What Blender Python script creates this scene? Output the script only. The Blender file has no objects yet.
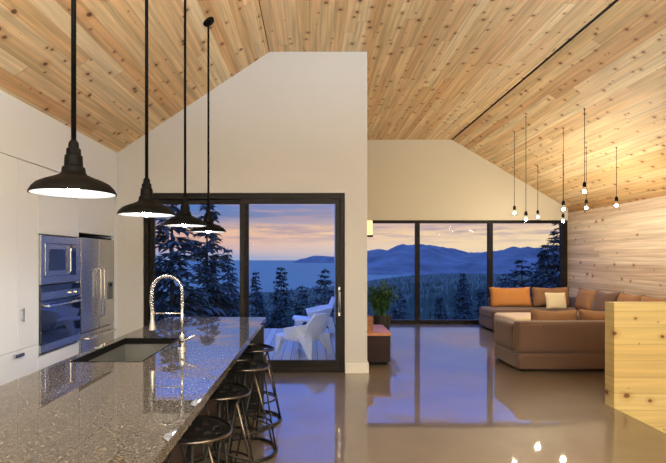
import bpy, bmesh, math, random
from mathutils import Vector, Matrix, Euler, noise as mnoise
PI = math.pi
random.seed(7)
S = bpy.context.scene
C = S.collection
F = 490.0          # focal length in pixels of the 666 px wide frame
CX, CY, EYE = 312.0, 258.0, 1.5

# ------------------------------------------------------------------ helpers
def link(name, me, mat=None, parent=None, smooth=False):
    o = bpy.data.objects.new(name, me)
    C.objects.link(o)
    if mat is not None:
        me.materials.clear()
        me.materials.append(mat)
    if smooth:
        for p in me.polygons:
            p.use_smooth = True
    if parent is not None:
        o.parent = parent
    return o

def obj(name, bm, mat, parent=None, smooth=False, bevel=0.0, seg=2, loc=None, rot=None, recalc=True):
    if recalc:
        bmesh.ops.recalc_face_normals(bm, faces=bm.faces[:])
    me = bpy.data.meshes.new(name)
    bm.to_mesh(me)
    bm.free()
    o = link(name, me, mat, parent, smooth)
    if loc is not None: o.location = loc
    if rot is not None: o.rotation_euler = rot
    if bevel > 0:
        b = o.modifiers.new('bevel', 'BEVEL')
        b.width = bevel; b.segments = seg; b.limit_method = 'ANGLE'; b.angle_limit = math.radians(40)
        b.harden_normals = False
    return o

def thing(name, label, cat, loc=(0, 0, 0), rotz=0.0, group=None):
    o = bpy.data.objects.new(name, None)
    C.objects.link(o)
    o.location = loc
    o.rotation_euler = (0, 0, rotz)
    o.empty_display_size = 0.1
    o['label'] = label
    o['category'] = cat
    if group: o['group'] = group
    return o

def tag(o, label, cat, group=None, kind=None):
    o['label'] = label
    o['category'] = cat
    if group: o['group'] = group
    if kind: o['kind'] = kind
    return o

def struct(name, bm, mat, parent=None, **kw):
    o = obj(name, bm, mat, parent, **kw)
    if parent is None:
        o['kind'] = 'structure'
    return o

def dup(root, label=None, loc=None, rotz=None, scale=None):
    def cp(o, par):
        c = o.copy()
        C.objects.link(c)
        c.parent = par
        for ch in [x for x in bpy.data.objects if x.parent is o]:
            cp(ch, c)
        return c
    r = cp(root, None)
    if label: r['label'] = label
    if loc is not None: r.location = loc
    if rotz is not None: r.rotation_euler = (0, 0, rotz)
    if scale is not None: r.scale = scale
    return r

def add_box(bm, x0, x1, y0, y1, z0, z1):
    v = [bm.verts.new(p) for p in ((x0, y0, z0), (x1, y0, z0), (x1, y1, z0), (x0, y1, z0),
                                   (x0, y0, z1), (x1, y0, z1), (x1, y1, z1), (x0, y1, z1))]
    for f in ((0, 3, 2, 1), (4, 5, 6, 7), (0, 1, 5, 4), (1, 2, 6, 5), (2, 3, 7, 6), (3, 0, 4, 7)):
        bm.faces.new([v[i] for i in f])
    return v

def box(*a):
    bm = bmesh.new()
    add_box(bm, *a)
    return bm

def add_prism_y(bm, pts, y0, y1):
    """polygon in XZ extruded along Y"""
    a = [bm.verts.new((x, y0, z)) for x, z in pts]
    b = [bm.verts.new((x, y1, z)) for x, z in pts]
    bm.faces.new(a); bm.faces.new(b[::-1])
    n = len(pts)
    for i in range(n):
        bm.faces.new((a[i], a[(i + 1) % n], b[(i + 1) % n], b[i]))

def add_lathe(bm, prof, c=(0, 0, 0), n=32, closed=False):
    """profile [(r, z)] spun round Z"""
    rings = []
    for r, z in prof:
        if r < 1e-5:
            rings.append([bm.verts.new((c[0], c[1], c[2] + z))])
        else:
            rings.append([bm.verts.new((c[0] + r * math.cos(2 * PI * i / n), c[1] + r * math.sin(2 * PI * i / n), c[2] + z)) for i in range(n)])
    pairs = list(zip(rings[:-1], rings[1:]))
    if closed: pairs.append((rings[-1], rings[0]))
    for a, b in pairs:
        for i in range(n):
            j = (i + 1) % n
            if len(a) == 1 and len(b) == 1: break
            if len(a) == 1: bm.faces.new((a[0], b[j], b[i]))
            elif len(b) == 1: bm.faces.new((a[i], a[j], b[0]))
            else: bm.faces.new((a[i], a[j], b[j], b[i]))

def add_tube(bm, pts, r, n=10, closed=False, cap=True):
    pts = [Vector(p) for p in pts]
    m = len(pts)
    rs = r if isinstance(r, (list, tuple)) else [r] * m
    rings = []
    ref = None
    for i in range(m):
        if closed:
            t = (pts[(i + 1) % m] - pts[i - 1]).normalized()
        else:
            t = (pts[min(i + 1, m - 1)] - pts[max(i - 1, 0)]).normalized()
        if ref is None:
            ref = Vector((0, 0, 1)) if abs(t.z) < .9 else Vector((1, 0, 0))
        a = (ref - t * ref.dot(t)).normalized()
        ref = a
        b = t.cross(a)
        rings.append([bm.verts.new(pts[i] + (a * math.cos(2 * PI * k / n) + b * math.sin(2 * PI * k / n)) * rs[i]) for k in range(n)])
    for i in range(m if closed else m - 1):
        A, B = rings[i], rings[(i + 1) % m]
        for k in range(n):
            bm.faces.new((A[k], A[(k + 1) % n], B[(k + 1) % n], B[k]))
    if cap and not closed:
        bm.faces.new(rings[0][::-1]); bm.faces.new(rings[-1])

def tube(pts, r, n=10, closed=False):
    bm = bmesh.new(); add_tube(bm, pts, r, n, closed); return bm

def lathe(prof, c=(0, 0, 0), n=32, closed=False):
    bm = bmesh.new(); add_lathe(bm, prof, c, n, closed); return bm

# ------------------------------------------------------------------ materials
def nodes(name):
    m = bpy.data.materials.new(name)
    m.use_nodes = True
    nt = m.node_tree
    return m, nt, nt.nodes['Principled BSDF']

def setc(p, key, v):
    p.inputs[key].default_value = v

def simple(name, col, rough=0.5, metal=0.0, coat=0.0, spec=None, bump=0.0, bscale=200, var=0.0, vscale=3.0, sheen=0):
    m, nt, p = nodes(name)
    N, L = nt.nodes, nt.links
    setc(p, 'Base Color', (*col, 1)); setc(p, 'Roughness', rough); setc(p, 'Metallic', metal)
    setc(p, 'Coat Weight', coat); setc(p, 'Coat Roughness', 0.03)
    if sheen: setc(p, 'Sheen Weight', sheen)
    if spec is not None: setc(p, 'Specular IOR Level', spec)
    g = N.new('ShaderNodeTexCoord')
    if var > 0:
        n = N.new('ShaderNodeTexNoise'); n.inputs['Scale'].default_value = vscale; n.inputs['Detail'].default_value = 4
        L.new(g.outputs['Object'], n.inputs['Vector'])
        r = N.new('ShaderNodeValToRGB')
        r.color_ramp.elements[0].position = .3; r.color_ramp.elements[1].position = .7
        r.color_ramp.elements[0].color = (*[c * (1 - var) for c in col], 1)
        r.color_ramp.elements[1].color = (*[min(1, c * (1 + var)) for c in col], 1)
        L.new(n.outputs['Fac'], r.inputs['Fac']); L.new(r.outputs['Color'], p.inputs['Base Color'])
    if bump > 0:
        n = N.new('ShaderNodeTexNoise'); n.inputs['Scale'].default_value = bscale; n.inputs['Detail'].default_value = 3
        L.new(g.outputs['Object'], n.inputs['Vector'])
        b = N.new('ShaderNodeBump'); b.inputs['Strength'].default_value = bump; b.inputs['Distance'].default_value = .004
        L.new(n.outputs['Fac'], b.inputs['Height']); L.new(b.outputs['Normal'], p.inputs['Normal'])
    return m

def emit(name, col, strength):
    m, nt, p = nodes(name)
    setc(p, 'Base Color', (*col, 1)); setc(p, 'Emission Color', (*col, 1)); setc(p, 'Emission Strength', strength)
    return m

def glass(name, tint=(1, 1, 1), ior=1.5, rough=0.0):
    m = bpy.data.materials.new(name); m.use_nodes = True
    nt = m.node_tree; N, L = nt.nodes, nt.links
    N.clear()
    o = N.new('ShaderNodeOutputMaterial'); t = N.new('ShaderNodeBsdfTransparent'); g = N.new('ShaderNodeBsdfGlossy')
    f = N.new('ShaderNodeFresnel'); mx = N.new('ShaderNodeMixShader')
    f.inputs['IOR'].default_value = ior; g.inputs['Roughness'].default_value = rough
    t.inputs['Color'].default_value = (*tint, 1)
    L.new(f.outputs[0], mx.inputs[0]); L.new(t.outputs[0], mx.inputs[1]); L.new(g.outputs[0], mx.inputs[2])
    L.new(mx.outputs[0], o.inputs[0])
    return m

def wood(name, u, v, pw, cols, knot=(0.11, 0.036, 0.012), uscale=1.0, vsum=False, knots=1.0, kscale=5.6, rough=0.5, grain=0.6, length=4.6, seed=0.0, sat_knot=.9):
    m, nt, p = nodes(name)
    N, L = nt.nodes, nt.links
    geo = N.new('ShaderNodeNewGeometry'); sep = N.new('ShaderNodeSeparateXYZ')
    L.new(geo.outputs['Position'], sep.inputs[0])
    def M(op, a, b=None, c=None):
        n = N.new('ShaderNodeMath'); n.operation = op
        for i, x in enumerate((a, b, c)):
            if x is None: continue
            if isinstance(x, (int, float)): n.inputs[i].default_value = x
            else: L.new(x, n.inputs[i])
        return n.outputs[0]
    U = M('MULTIPLY', sep.outputs[u], uscale)
    if vsum: V = M('ADD', sep.outputs['X'], sep.outputs['Y'])
    else: V = sep.outputs[v]
    U = M('ADD', U, 10.0 + seed); V = M('ADD', V, 20.0)
    up = M('DIVIDE', U, pw); pid = M('FLOOR', up); uf = M('FRACT', up)
    wn = N.new('ShaderNodeTexWhiteNoise'); wn.noise_dimensions = '1D'; L.new(pid, wn.inputs['W'])
    vs = M('DIVIDE', M('ADD', V, M('MULTIPLY', wn.outputs['Value'], 9.0)), length)
    seg = M('FLOOR', vs); vf = M('FRACT', vs)
    cv = N.new('ShaderNodeCombineXYZ'); L.new(pid, cv.inputs[0]); L.new(seg, cv.inputs[1])
    wn2 = N.new('ShaderNodeTexWhiteNoise'); wn2.noise_dimensions = '2D'; L.new(cv.outputs[0], wn2.inputs['Vector'])
    ramp = N.new('ShaderNodeValToRGB'); els = ramp.color_ramp.elements
    while len(els) < len(cols): els.new(.5)
    for i, c in enumerate(cols):
        els[i].position = i / (len(cols) - 1); els[i].color = (*c, 1)
    L.new(wn2.outputs['Value'], ramp.inputs['Fac'])
    # grain
    cg = N.new('ShaderNodeCombineXYZ')
    L.new(M('MULTIPLY', U, 26.0), cg.inputs[0]); L.new(M('MULTIPLY', V, .9), cg.inputs[1]); L.new(M('MULTIPLY', wn2.outputs['Value'], 30), cg.inputs[2])
    gn = N.new('ShaderNodeTexNoise'); gn.inputs['Scale'].default_value = 1.0; gn.inputs['Detail'].default_value = 4; gn.inputs['Distortion'].default_value = .4
    L.new(cg.outputs[0], gn.inputs['Vector'])
    gr = N.new('ShaderNodeMapRange'); gr.inputs['From Min'].default_value = .3; gr.inputs['From Max'].default_value = .7
    gr.inputs['To Min'].default_value = 1 - grain * .5; gr.inputs['To Max'].default_value = 1 + grain * .35
    L.new(gn.outputs['Fac'], gr.inputs['Value'])
    mul = N.new('ShaderNodeVectorMath'); mul.operation = 'SCALE'
    L.new(ramp.outputs['Color'], mul.inputs[0]); L.new(gr.outputs[0], mul.inputs['Scale'])
    # knots
    ck = N.new('ShaderNodeCombineXYZ'); L.new(U, ck.inputs[0]); L.new(M('MULTIPLY', V, .8), ck.inputs[1])
    nz = N.new('ShaderNodeTexNoise'); nz.inputs['Scale'].default_value = 25; L.new(ck.outputs[0], nz.inputs['Vector'])
    vo = N.new('ShaderNodeTexVoronoi'); vo.voronoi_dimensions = '2D'; vo.inputs['Scale'].default_value = kscale
    L.new(ck.outputs[0], vo.inputs['Vector'])
    sc = N.new('ShaderNodeSeparateColor'); L.new(vo.outputs['Color'], sc.inputs[0])
    size = M('MULTIPLY', M('MAXIMUM', M('SUBTRACT', sc.outputs[0], .25), 0.0), .165 * knots)
    dd = M('ADD', vo.outputs['Distance'], M('MULTIPLY', M('SUBTRACT', nz.outputs['Fac'], .5), .05))
    core = N.new('ShaderNodeMapRange'); L.new(M('DIVIDE', dd, M('ADD', size, .0005)), core.inputs['Value'])
    core.inputs['From Min'].default_value = .75; core.inputs['From Max'].default_value = 1.15
    core.inputs['To Min'].default_value = 1; core.inputs['To Max'].default_value = 0
    halo = N.new('ShaderNodeMapRange'); L.new(M('DIVIDE', dd, M('ADD', size, .0005)), halo.inputs['Value'])
    halo.inputs['From Min'].default_value = .9; halo.inputs['From Max'].default_value = 3.2
    halo.inputs['To Min'].default_value = .45; halo.inputs['To Max'].default_value = 0
    mh = N.new('ShaderNodeMix'); mh.data_type = 'RGBA'; mh.blend_type = 'MULTIPLY'
    L.new(halo.outputs[0], mh.inputs[0]); L.new(mul.outputs[0], mh.inputs[6]); mh.inputs[7].default_value = (.62, .33, .16, 1)
    mk = N.new('ShaderNodeMix'); mk.data_type = 'RGBA'
    L.new(M('MULTIPLY', core.outputs[0], sat_knot), mk.inputs[0]); L.new(mh.outputs[2], mk.inputs[6]); mk.inputs[7].default_value = (*knot, 1)
    # joints
    j1 = M('LESS_THAN', uf, .035); j2 = M('LESS_THAN', vf, .0022)
    j = M('MULTIPLY', M('MAXIMUM', j1, j2), .35)
    mj = N.new('ShaderNodeMix'); mj.data_type = 'RGBA'; mj.blend_type = 'MULTIPLY'
    L.new(j, mj.inputs[0]); L.new(mk.outputs[2], mj.inputs[6]); mj.inputs[7].default_value = (.3, .17, .1, 1)
    L.new(mj.outputs[2], p.inputs['Base Color'])
    setc(p, 'Roughness', rough)
    return m

CED = [(.66, .39, .18), (.76, .53, .27), (.83, .64, .38), (.70, .44, .22), (.85, .68, .43), (.77, .55, .30), (.72, .48, .24)]
CEDW = [(.48, .36, .27), (.60, .48, .38), (.68, .57, .46), (.54, .41, .31), (.64, .52, .42)]
PIN = [(.62, .47, .19), (.70, .56, .27), (.56, .39, .15), (.72, .59, .30), (.64, .49, .21)]
cosL = math.cos(math.atan(.663)); cosR = math.cos(math.atan(.591))
M_ceil_l = wood('cedar_ceiling_left_slope', 'X', 'Y', .135, CED, uscale=1 / cosL, seed=.3)
M_ceil_c = wood('cedar_ceiling_flat', 'X', 'Y', .135, CED, seed=1.1)
M_ceil_r = wood('cedar_ceiling_right_slope', 'X', 'Y', .135, CED, uscale=1 / cosR, seed=2.2)
M_wall_wood = wood('cedar_wall', 'Z', 'Y', .135, CEDW, seed=.5, kscale=3.6, knots=.8)
M_half = wood('pine_half_wall', 'Z', 'Z', .165, PIN, vsum=True, kscale=4.6, knots=.95, seed=.09, grain=.3, length=9)
M_paint = simple('greige_paint', (.565, .545, .545), .6, bump=.05)
M_cream = simple('cream_paint', (.66, .62, .52), .6, bump=.05)
M_white = simple('white_paint', (.78, .75, .70), .5)
M_cab = simple('white_lacquer', (.82, .86, .96), .32, spec=.4)
M_cabgap = simple('cabinet_carcass', (.30, .29, .28), .6)
M_frame = simple('dark_bronze_frame', (.011, .008, .007), .5, spec=.18)
M_glass = glass('window_glass', (.97, .98, 1.0), 1.09)
M_bulbglass = glass('clear_bulb_glass', (1, 1, 1), 1.08)
M_black = simple('black_powder_coat', (.004, .0035, .0035), .6, spec=.08)
M_blackmetal = simple('black_steel', (.012, .011, .011), .42, spec=.3)
M_shade_in = simple('white_enamel', (.85, .85, .83), .3)
M_chrome = simple('chrome', (.75, .75, .77), .12, metal=1)
M_steel = simple('brushed_steel', (.56, .55, .54), .24, metal=1)
M_rod = simple('burnished_steel_rod', (.17, .14, .12), .28, metal=1)
M_steeldark = simple('dark_steel', (.10, .10, .11), .3, metal=.8)
M_sink = simple('sink_steel', (.20, .20, .19), .35, metal=.6)
M_ovenglass = simple('black_oven_glass', (.012, .014, .03), .04, coat=1.0)
M_island = simple('dark_walnut_panel', (.060, .035, .028), .45, var=.2, vscale=6)
M_endpanel = simple('black_panel', (.012, .010, .010), .4)
M_sofa = simple('taupe_upholstery', (.115, .058, .038), .85, bump=.25, bscale=400, var=.08, sheen=.2)
M_orange = simple('burnt_orange_upholstery', (.52, .21, .055), .8, bump=.25, bscale=400, var=.06, sheen=.1)
M_brownc = simple('brown_cushion_fabric', (.27, .135, .065), .85, bump=.25, bscale=400, var=.06)
M_creamc = simple('cream_pillow_fabric', (.72, .62, .44), .85, bump=.2, bscale=400)
M_seatl = simple('pale_seat_fabric', (.60, .49, .38), .85, bump=.2, bscale=400)
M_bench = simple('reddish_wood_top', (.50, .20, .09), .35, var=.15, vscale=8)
M_benchb = simple('shaded_wood_side', (.03, .016, .018), .6, spec=.15, var=.2, vscale=8)  # shade on the bench's near face is put into this dark colour
M_terra = simple('brown_wood_box', (.30, .13, .05), .6, var=.2, vscale=20)
M_leaf = simple('plant_leaf', (.05, .13, .035), .5, var=.3, vscale=8)
M_pot = simple('dark_planter', (.03, .025, .025), .5)
M_plastic = simple('white_moulded_plastic', (.78, .80, .84), .4)
M_soil = simple('planter_soil', (.03, .02, .015), .95)

def m_floor():
    m, nt, p = nodes('polished_concrete')
    N, L = nt.nodes, nt.links
    g = N.new('ShaderNodeNewGeometry')
    n = N.new('ShaderNodeTexNoise'); n.inputs['Scale'].default_value = .9; n.inputs['Detail'].default_value = 7; n.inputs['Roughness'].default_value = .6
    L.new(g.outputs['Position'], n.inputs['Vector'])
    r = N.new('ShaderNodeValToRGB'); e = r.color_ramp.elements
    e[0].position = .3; e[0].color = (.125, .096, .072, 1); e[1].position = .72; e[1].color = (.20, .155, .115, 1)
    L.new(n.outputs['Fac'], r.inputs['Fac']); L.new(r.outputs['Color'], p.inputs['Base Color'])
    setc(p, 'Roughness', .4); setc(p, 'Specular IOR Level', .2); setc(p, 'Coat Weight', .9); setc(p, 'Coat Roughness', .035); setc(p, 'Coat IOR', 1.7)
    n2 = N.new('ShaderNodeTexNoise'); n2.inputs['Scale'].default_value = 2.2; n2.inputs['Detail'].default_value = 2
    L.new(g.outputs['Position'], n2.inputs['Vector'])
    b = N.new('ShaderNodeBump'); b.inputs['Strength'].default_value = .02; b.inputs['Distance'].default_value = .02
    L.new(n2.outputs['Fac'], b.inputs['Height']); L.new(b.outputs['Normal'], p.inputs['Coat Normal'])
    return m
M_floor = m_floor()

def m_granite():
    m, nt, p = nodes('speckled_granite')
    N, L = nt.nodes, nt.links
    g = N.new('ShaderNodeNewGeometry')
    v = N.new('ShaderNodeTexNoise'); v.inputs['Scale'].default_value = 120; v.inputs['Detail'].default_value = 3; v.inputs['Roughness'].default_value = .8
    L.new(g.outputs['Position'], v.inputs['Vector'])
    r = N.new('ShaderNodeValToRGB'); e = r.color_ramp.elements
    for _ in range(3): e.new(.5)
    for i, (q, c) in enumerate(((.36, (.016, .013, .011)), (.46, (.034, .028, .022)), (.53, (.072, .058, .046)), (.60, (.15, .125, .10)), (.68, (.30, .26, .22)))):
        e[i].position = q; e[i].color = (*c, 1)
    L.new(v.outputs['Fac'], r.inputs['Fac'])
    L.new(r.outputs['Color'], p.inputs['Base Color'])
    setc(p, 'Roughness', .5); setc(p, 'Specular IOR Level', .05); setc(p, 'Coat Weight', 1); setc(p, 'Coat Roughness', .01); setc(p, 'Coat IOR', 1.65)
    return m
M_granite = m_granite()

def m_deck():
    m, nt, p = nodes('deck_boards')
    N, L = nt.nodes, nt.links
    g = N.new('ShaderNodeNewGeometry'); s = N.new('ShaderNodeSeparateXYZ'); L.new(g.outputs['Position'], s.inputs[0])
    def M(op, a, b=None):
        n = N.new('ShaderNodeMath'); n.operation = op
        for i, x in enumerate((a, b)):
            if x is None: continue
            if isinstance(x, (int, float)): n.inputs[i].default_value = x
            else: L.new(x, n.inputs[i])
        return n.outputs[0]
    u = M('DIVIDE', M('ADD', s.outputs['X'], 10), .14)
    gap = M('LESS_THAN', M('FRACT', u), .09)
    w = N.new('ShaderNodeTexWhiteNoise'); w.noise_dimensions = '1D'; L.new(M('FLOOR', u), w.inputs['W'])
    r = N.new('ShaderNodeValToRGB'); e = r.color_ramp.elements
    e[0].color = (.40, .36, .33, 1); e[1].color = (.60, .55, .50, 1)
    L.new(w.outputs['Value'], r.inputs['Fac'])
    mx = N.new('ShaderNodeMix'); mx.data_type = 'RGBA'; L.new(gap, mx.inputs[0]); L.new(r.outputs['Color'], mx.inputs[6]); mx.inputs[7].default_value = (.06, .05, .05, 1)
    L.new(mx.outputs[2], p.inputs['Base Color']); setc(p, 'Roughness', .35)
    return m
M_deck = m_deck()

# ------------------------------------------------------------------ setting: room shell
XL, XR = -2.54, 5.82           # cabinet fronts, right wall
XS1, XS2 = -.55, 3.18          # where the flat ceiling begins and ends
ZT = 4.19
YP, YF, YB = 6.39, 11.14, -5.0 # partition, window wall, rear wall
XC = .72                       # outside corner of the partition
def ceil_z(x):
    if x < XS1: return ZT - .663 * (XS1 - x)
    if x > XS2: return ZT - .591 * (x - XS2)
    return ZT
T = .22
bm = bmesh.new()
add_prism_y(bm, [(-3.2, ceil_z(-3.2)), (XS1 - .012, ZT - .008), (XS1 - .012, ZT + T), (-3.2, ceil_z(-3.2) + T)], YB, YP + .2)
struct('ceiling', bm, M_ceil_l)
bm = bmesh.new()
add_box(bm, XS1, XC, YB, YP + .2, ZT, ZT + T)
add_box(bm, XC, XS2 - .02, YB, YF + .2, ZT, ZT + T)
struct('ceiling', bm, M_ceil_c)
bm = bmesh.new()
add_prism_y(bm, [(XS2 + .02, ceil_z(XS2 + .02)), (6.02, ceil_z(6.02)), (6.02, ceil_z(6.02) + T), (XS2 + .02, ceil_z(XS2 + .02) + T)], YB, YF + .2)
struct('ceiling', bm, M_ceil_r)
struct('trim_1', box(XS2 - .02, XS2 + .02, YB, YF, ZT - .003, ZT + .1), M_black)
bm = bmesh.new(); add_box(bm, XS1 - .012, XS1, YB, YP, ZT + .004, ZT + .05)
struct('trim_2', bm, simple('ridge_seam_brown', (.10, .05, .025), .7))  # brown strip along the seam between left slope and flat ceiling

# floor with the stair opening at the right
bm = bmesh.new()
add_box(bm, -3.2, 3.02, YB, YP + .2, -.2, 0)
add_box(bm, 3.02, 6.0, 4.9, YP + .2, -.2, 0)
add_box(bm, 3.02, 6.0, YB, .8, -.2, 0)
add_box(bm, XC - .2, 6.0, YP + .2, YF + .2, -.2, 0)
struct('floor', bm, M_floor)
struct('floor', box(3.02, 6.0, .8, 4.9, -2.75, -2.6), M_floor)
bm = bmesh.new(); add_box(bm, 2.9, 3.02, .8, 4.9, -2.6, -.2); add_box(bm, 3.02, 6.0, .68, .8, -2.6, -.2)
struct('wall_stairwell', bm, M_paint)

# partition wall with the sliding door opening
DX0, DX1, DZ = -2.205, .43, 2.35
bm = bmesh.new()
add_prism_y(bm, [(-3.2, 0), (DX0, 0), (DX0, ceil_z(DX0)), (-3.2, ceil_z(-3.2))], YP, YP + .2)
add_prism_y(bm, [(DX0, DZ), (DX1, DZ), (DX1, ZT), (XS1, ZT), (DX0, ceil_z(DX0))], YP, YP + .2)
add_box(bm, DX1, XC, YP, YP + .2, 0, ZT)
bmesh.ops.remove_doubles(bm, verts=bm.verts[:], dist=1e-4)
struct('wall_back', bm, M_paint)
struct('wall_inner', box(XC - .2, XC, YP + .2, YF + .2, 0, ZT), M_cream)
bm = bmesh.new()
add_prism_y(bm, [(XC, 2.36), (XR, 2.36), (XR, ceil_z(XR)), (XS2, ZT), (XC, ZT)], YF, YF + .2)
struct('wall_far', bm, M_cream)
bm = bmesh.new()
add_box(bm, XR, XR + .18, YB, YF + .2, -2.6, ceil_z(XR + .18))
struct('wall_right', bm, M_wall_wood)
bm = bmesh.new(); add_prism_y(bm, [(-3.2, 0), (6, 0), (6, ceil_z(6)), (XS2, ZT), (XS1, ZT), (-3.2, ceil_z(-3.2))], YB - .2, YB)
struct('wall_rear', bm, M_cream)
struct('wall_left', box(-3.4, -3.2, YB, YP + .2, 0, ceil_z(-3.2) + T), M_paint)
bm = bmesh.new()
add_prism_y(bm, [(-3.2, 2.365), (XL, 2.365), (XL, ceil_z(XL)), (-3.2, ceil_z(-3.2))], YB, YP)
struct('wall_soffit', bm, M_cab)
bm = bmesh.new()
add_box(bm, DX1 + .005, XC + .02, YP - .018, YP, 0, .13)
add_box(bm, XC, XC + .02, YP, YP + .25, 0, .13)
struct('baseboard_back', bm, M_white, bevel=.004)
struct('baseboard_left', box(XL + .002, DX0 - .03, YP - .018, YP, 0, .13), M_white, bevel=.004)

# sliding glass door (structure)
y0, y1 = YP + .03, YP + .17
bm = bmesh.new()
add_box(bm, DX0, DX0 + .055, y0, y1, 0, DZ)
add_box(bm, DX1 - .06, DX1, y0, y1, 0, DZ)
add_box(bm, DX0 + .055, DX1 - .06, y0, y1, DZ - .075, DZ)
add_box(bm, DX0 + .055, DX1 - .06, y0, y1, 0, .06)
door = struct('door_1', bm, M_frame, bevel=.004)
def sash(x0, x1, ya, yb, name):
    bm = bmesh.new()
    z0, z1 = .06, DZ - .075
    s = .062
    add_box(bm, x0, x0 + s, ya, yb, z0, z1); add_box(bm, x1 - s, x1, ya, yb, z0, z1)
    add_box(bm, x0 + s, x1 - s, ya, yb, z1 - s, z1); add_box(bm, x0 + s, x1 - s, ya, yb, z0, z0 + .095)
    f = struct(name, bm, M_frame, parent=door, bevel=.003)
    yc = (ya + yb) / 2
    struct('pane', box(x0 + s - .01, x1 - s + .01, yc - .004, yc + .004, z0 + .09, z1 - s + .01), M_glass, parent=f)
    return f
sash(DX0 + .055, -.84, y0 + .075, y0 + .12, 'fixed_sash')
sl = sash(-.95, DX1 - .06, y0 + .015, y0 + .06, 'sliding_sash')
bm = bmesh.new()
hx = .362
add_tube(bm, [(hx, YP + .045, .78), (hx, YP - .005, .80), (hx, YP - .01, .9), (hx, YP - .005, 1.06), (hx, YP + .045, 1.08)], .012, 8)
add_box(bm, hx - .016, hx + .016, YP + .035, YP + .046, .74, 1.12)
o = struct('door_handle', bm, M_chrome, parent=sl, smooth=False)

# far windows
def window(i, x0, x1, fl, fr):
    bm = bmesh.new(); ya, yb = YF + .02, YF + .14; z0, z1 = 0.0, 2.36
    add_box(bm, x0, x0 + fl, ya, yb, z0, z1); add_box(bm, x1 - fr, x1, ya, yb, z0, z1)
    add_box(bm, x0 + fl, x1 - fr, ya, yb, z1 - .065, z1); add_box(bm, x0 + fl, x1 - fr, ya, yb, z0, z0 + .085)
    w = struct('window_%d' % i, bm, M_frame, bevel=.004)
    struct('pane', box(x0 + fl - .01, x1 - fr + .01, YF + .075, YF + .083, z0 + .08, z1 - .06), M_glass, parent=w)
sF = YF / F
xm1, xm2 = (418 - CX) * sF, (491.2 - CX) * sF
window(1, XC, xm1, .05, .048)
window(2, xm1, xm2, .048, .05)
window(3, xm2, XR, .05, .12)

# pine half wall beside the stair opening
bm = bmesh.new()
add_box(bm, 3.02, XR, 4.9, 5.05, 0, 1.05)
add_box(bm, 3.02, XR, 4.897, 4.9, -2.6, 1.05)
struct('wall_half', bm, M_half)

# ------------------------------------------------------------------ kitchen cabinets on the left
def handle_bar(parent, y, z0, z1):
    bm = bmesh.new()
    add_box(bm, .018, .028, -.006, .006, z0, z1)
    add_box(bm, 0, .018, -.005, .005, z0 + .012, z0 + .022); add_box(bm, 0, .018, -.005, .005, z1 - .022, z1 - .012)
    return obj('handle', bm, M_steel, parent, loc=(.0, y, 0))
def tall_cabinet(y0, y1, label):
    t = thing('tall_cabinet', label, 'cabinet', (XL, y0, 0), group='tall white kitchen cabinets')
    w = y1 - y0
    bm = bmesh.new(); add_box(bm, -.64, -.022, .002, w - .002, .09, 2.36)
    obj('carcass', bm, M_cabgap, t)
    obj('plinth', box(-.60, -.06, .002, w - .002, 0, .09), M_black, t)
    for k in range(2):
        a, b = k * w / 2 + .002, (k + 1) * w / 2 - .002
        d = obj('door', box(-.022, 0, a, b, .704, 2.357), M_cab, t, bevel=.0015)
        if k == 1: handle_bar(d, a + .045, .94, 1.06)
    d = obj('drawer', box(-.022, 0, .002, w - .002, .10, .698), M_cab, t, bevel=.0015)
    bm = bmesh.new(); add_box(bm, 0, .022, w / 2 - .065, w / 2 + .065, .665, .672); add_box(bm, .016, .022, w / 2 - .065, w / 2 + .065, .645, .665)
    obj('handle', bm, M_steel, d)
    return t
c1 = tall_cabinet(3.92, 4.54, 'white tall pantry cabinet right beside the wall oven, with slim steel handles')
c2 = dup(c1, 'white tall pantry cabinet cut by the left edge of the photo', loc=(XL, 3.298, 0))
# oven housing
t = thing('oven_cabinet', 'white tall cabinet housing the microwave and the wall oven', 'cabinet', (XL, 4.542, 0), group=None)
w = .80
bm = bmesh.new(); add_box(bm, -.64, -.60, .002, w - .002, .09, 2.36); add_box(bm, -.6, -.022, .002, .018, .09, 2.36); add_box(bm, -.6, -.022, w - .018, w - .002, .09, 2.36)
add_box(bm, -.6, -.022, .018, w - .018, .56, .585); add_box(bm, -.6, -.022, .018, w - .018, 1.24, 1.25)
add_box(bm, -.6, -.022, .018, w - .018, 1.72, 1.74); add_box(bm, -.6, -.022, .018, w - .018, .09, .11)
obj('carcass', bm, M_cabgap, t)
obj('plinth', box(-.60, -.06, .002, w - .002, 0, .09), M_black, t)
obj('door', box(-.022, 0, .002, w - .002, 1.728, 2.357), M_cab, t, bevel=.0015)
obj('drawer', box(-.022, 0, .002, w - .002, .10, .578), M_cab, t, bevel=.0015)
obj('side_trim', box(-.022, 0, .002, .012, .582, 1.724), M_cab, t)
obj('side_trim', box(-.022, 0, w - .012, w - .002, .582, 1.724), M_cab, t)
# microwave
Y0 = 4.557; W = .77
t = thing('microwave', 'stainless steel built-in microwave with a dark square window, above the wall oven', 'microwave', (XL, Y0, 1.252))
obj('housing', box(-.45, -.002, .01, W - .01, .003, .455), M_steeldark, t)
bm = bmesh.new(); H = .46
add_box(bm, -.002, .02, 0, W, 0, .07); add_box(bm, -.002, .02, 0, W, H - .07, H)
add_box(bm, -.002, .02, 0, .06, .07, H - .07); add_box(bm, -.002, .02, W - .10, W, .07, H - .07)
obj('trim_frame', bm, M_steel, t, bevel=.002)
dr = obj('door', box(.0, .026, .064, .54, .074, H - .074), M_steel, t, bevel=.004)
obj('door_window', box(.026, .029, .125, .44, .125, H - .125), M_ovenglass, dr)
bm = bmesh.new(); add_tube(bm, [(.026, .50, .10), (.05, .50, .115), (.05, .50, .345), (.026, .50, .36)], .008, 8)
obj('handle', bm, M_steel, dr)
cp = obj('control_panel', box(.0, .026, .548, W - .104, .074, H - .074), M_ovenglass, t, bevel=.002)
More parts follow.
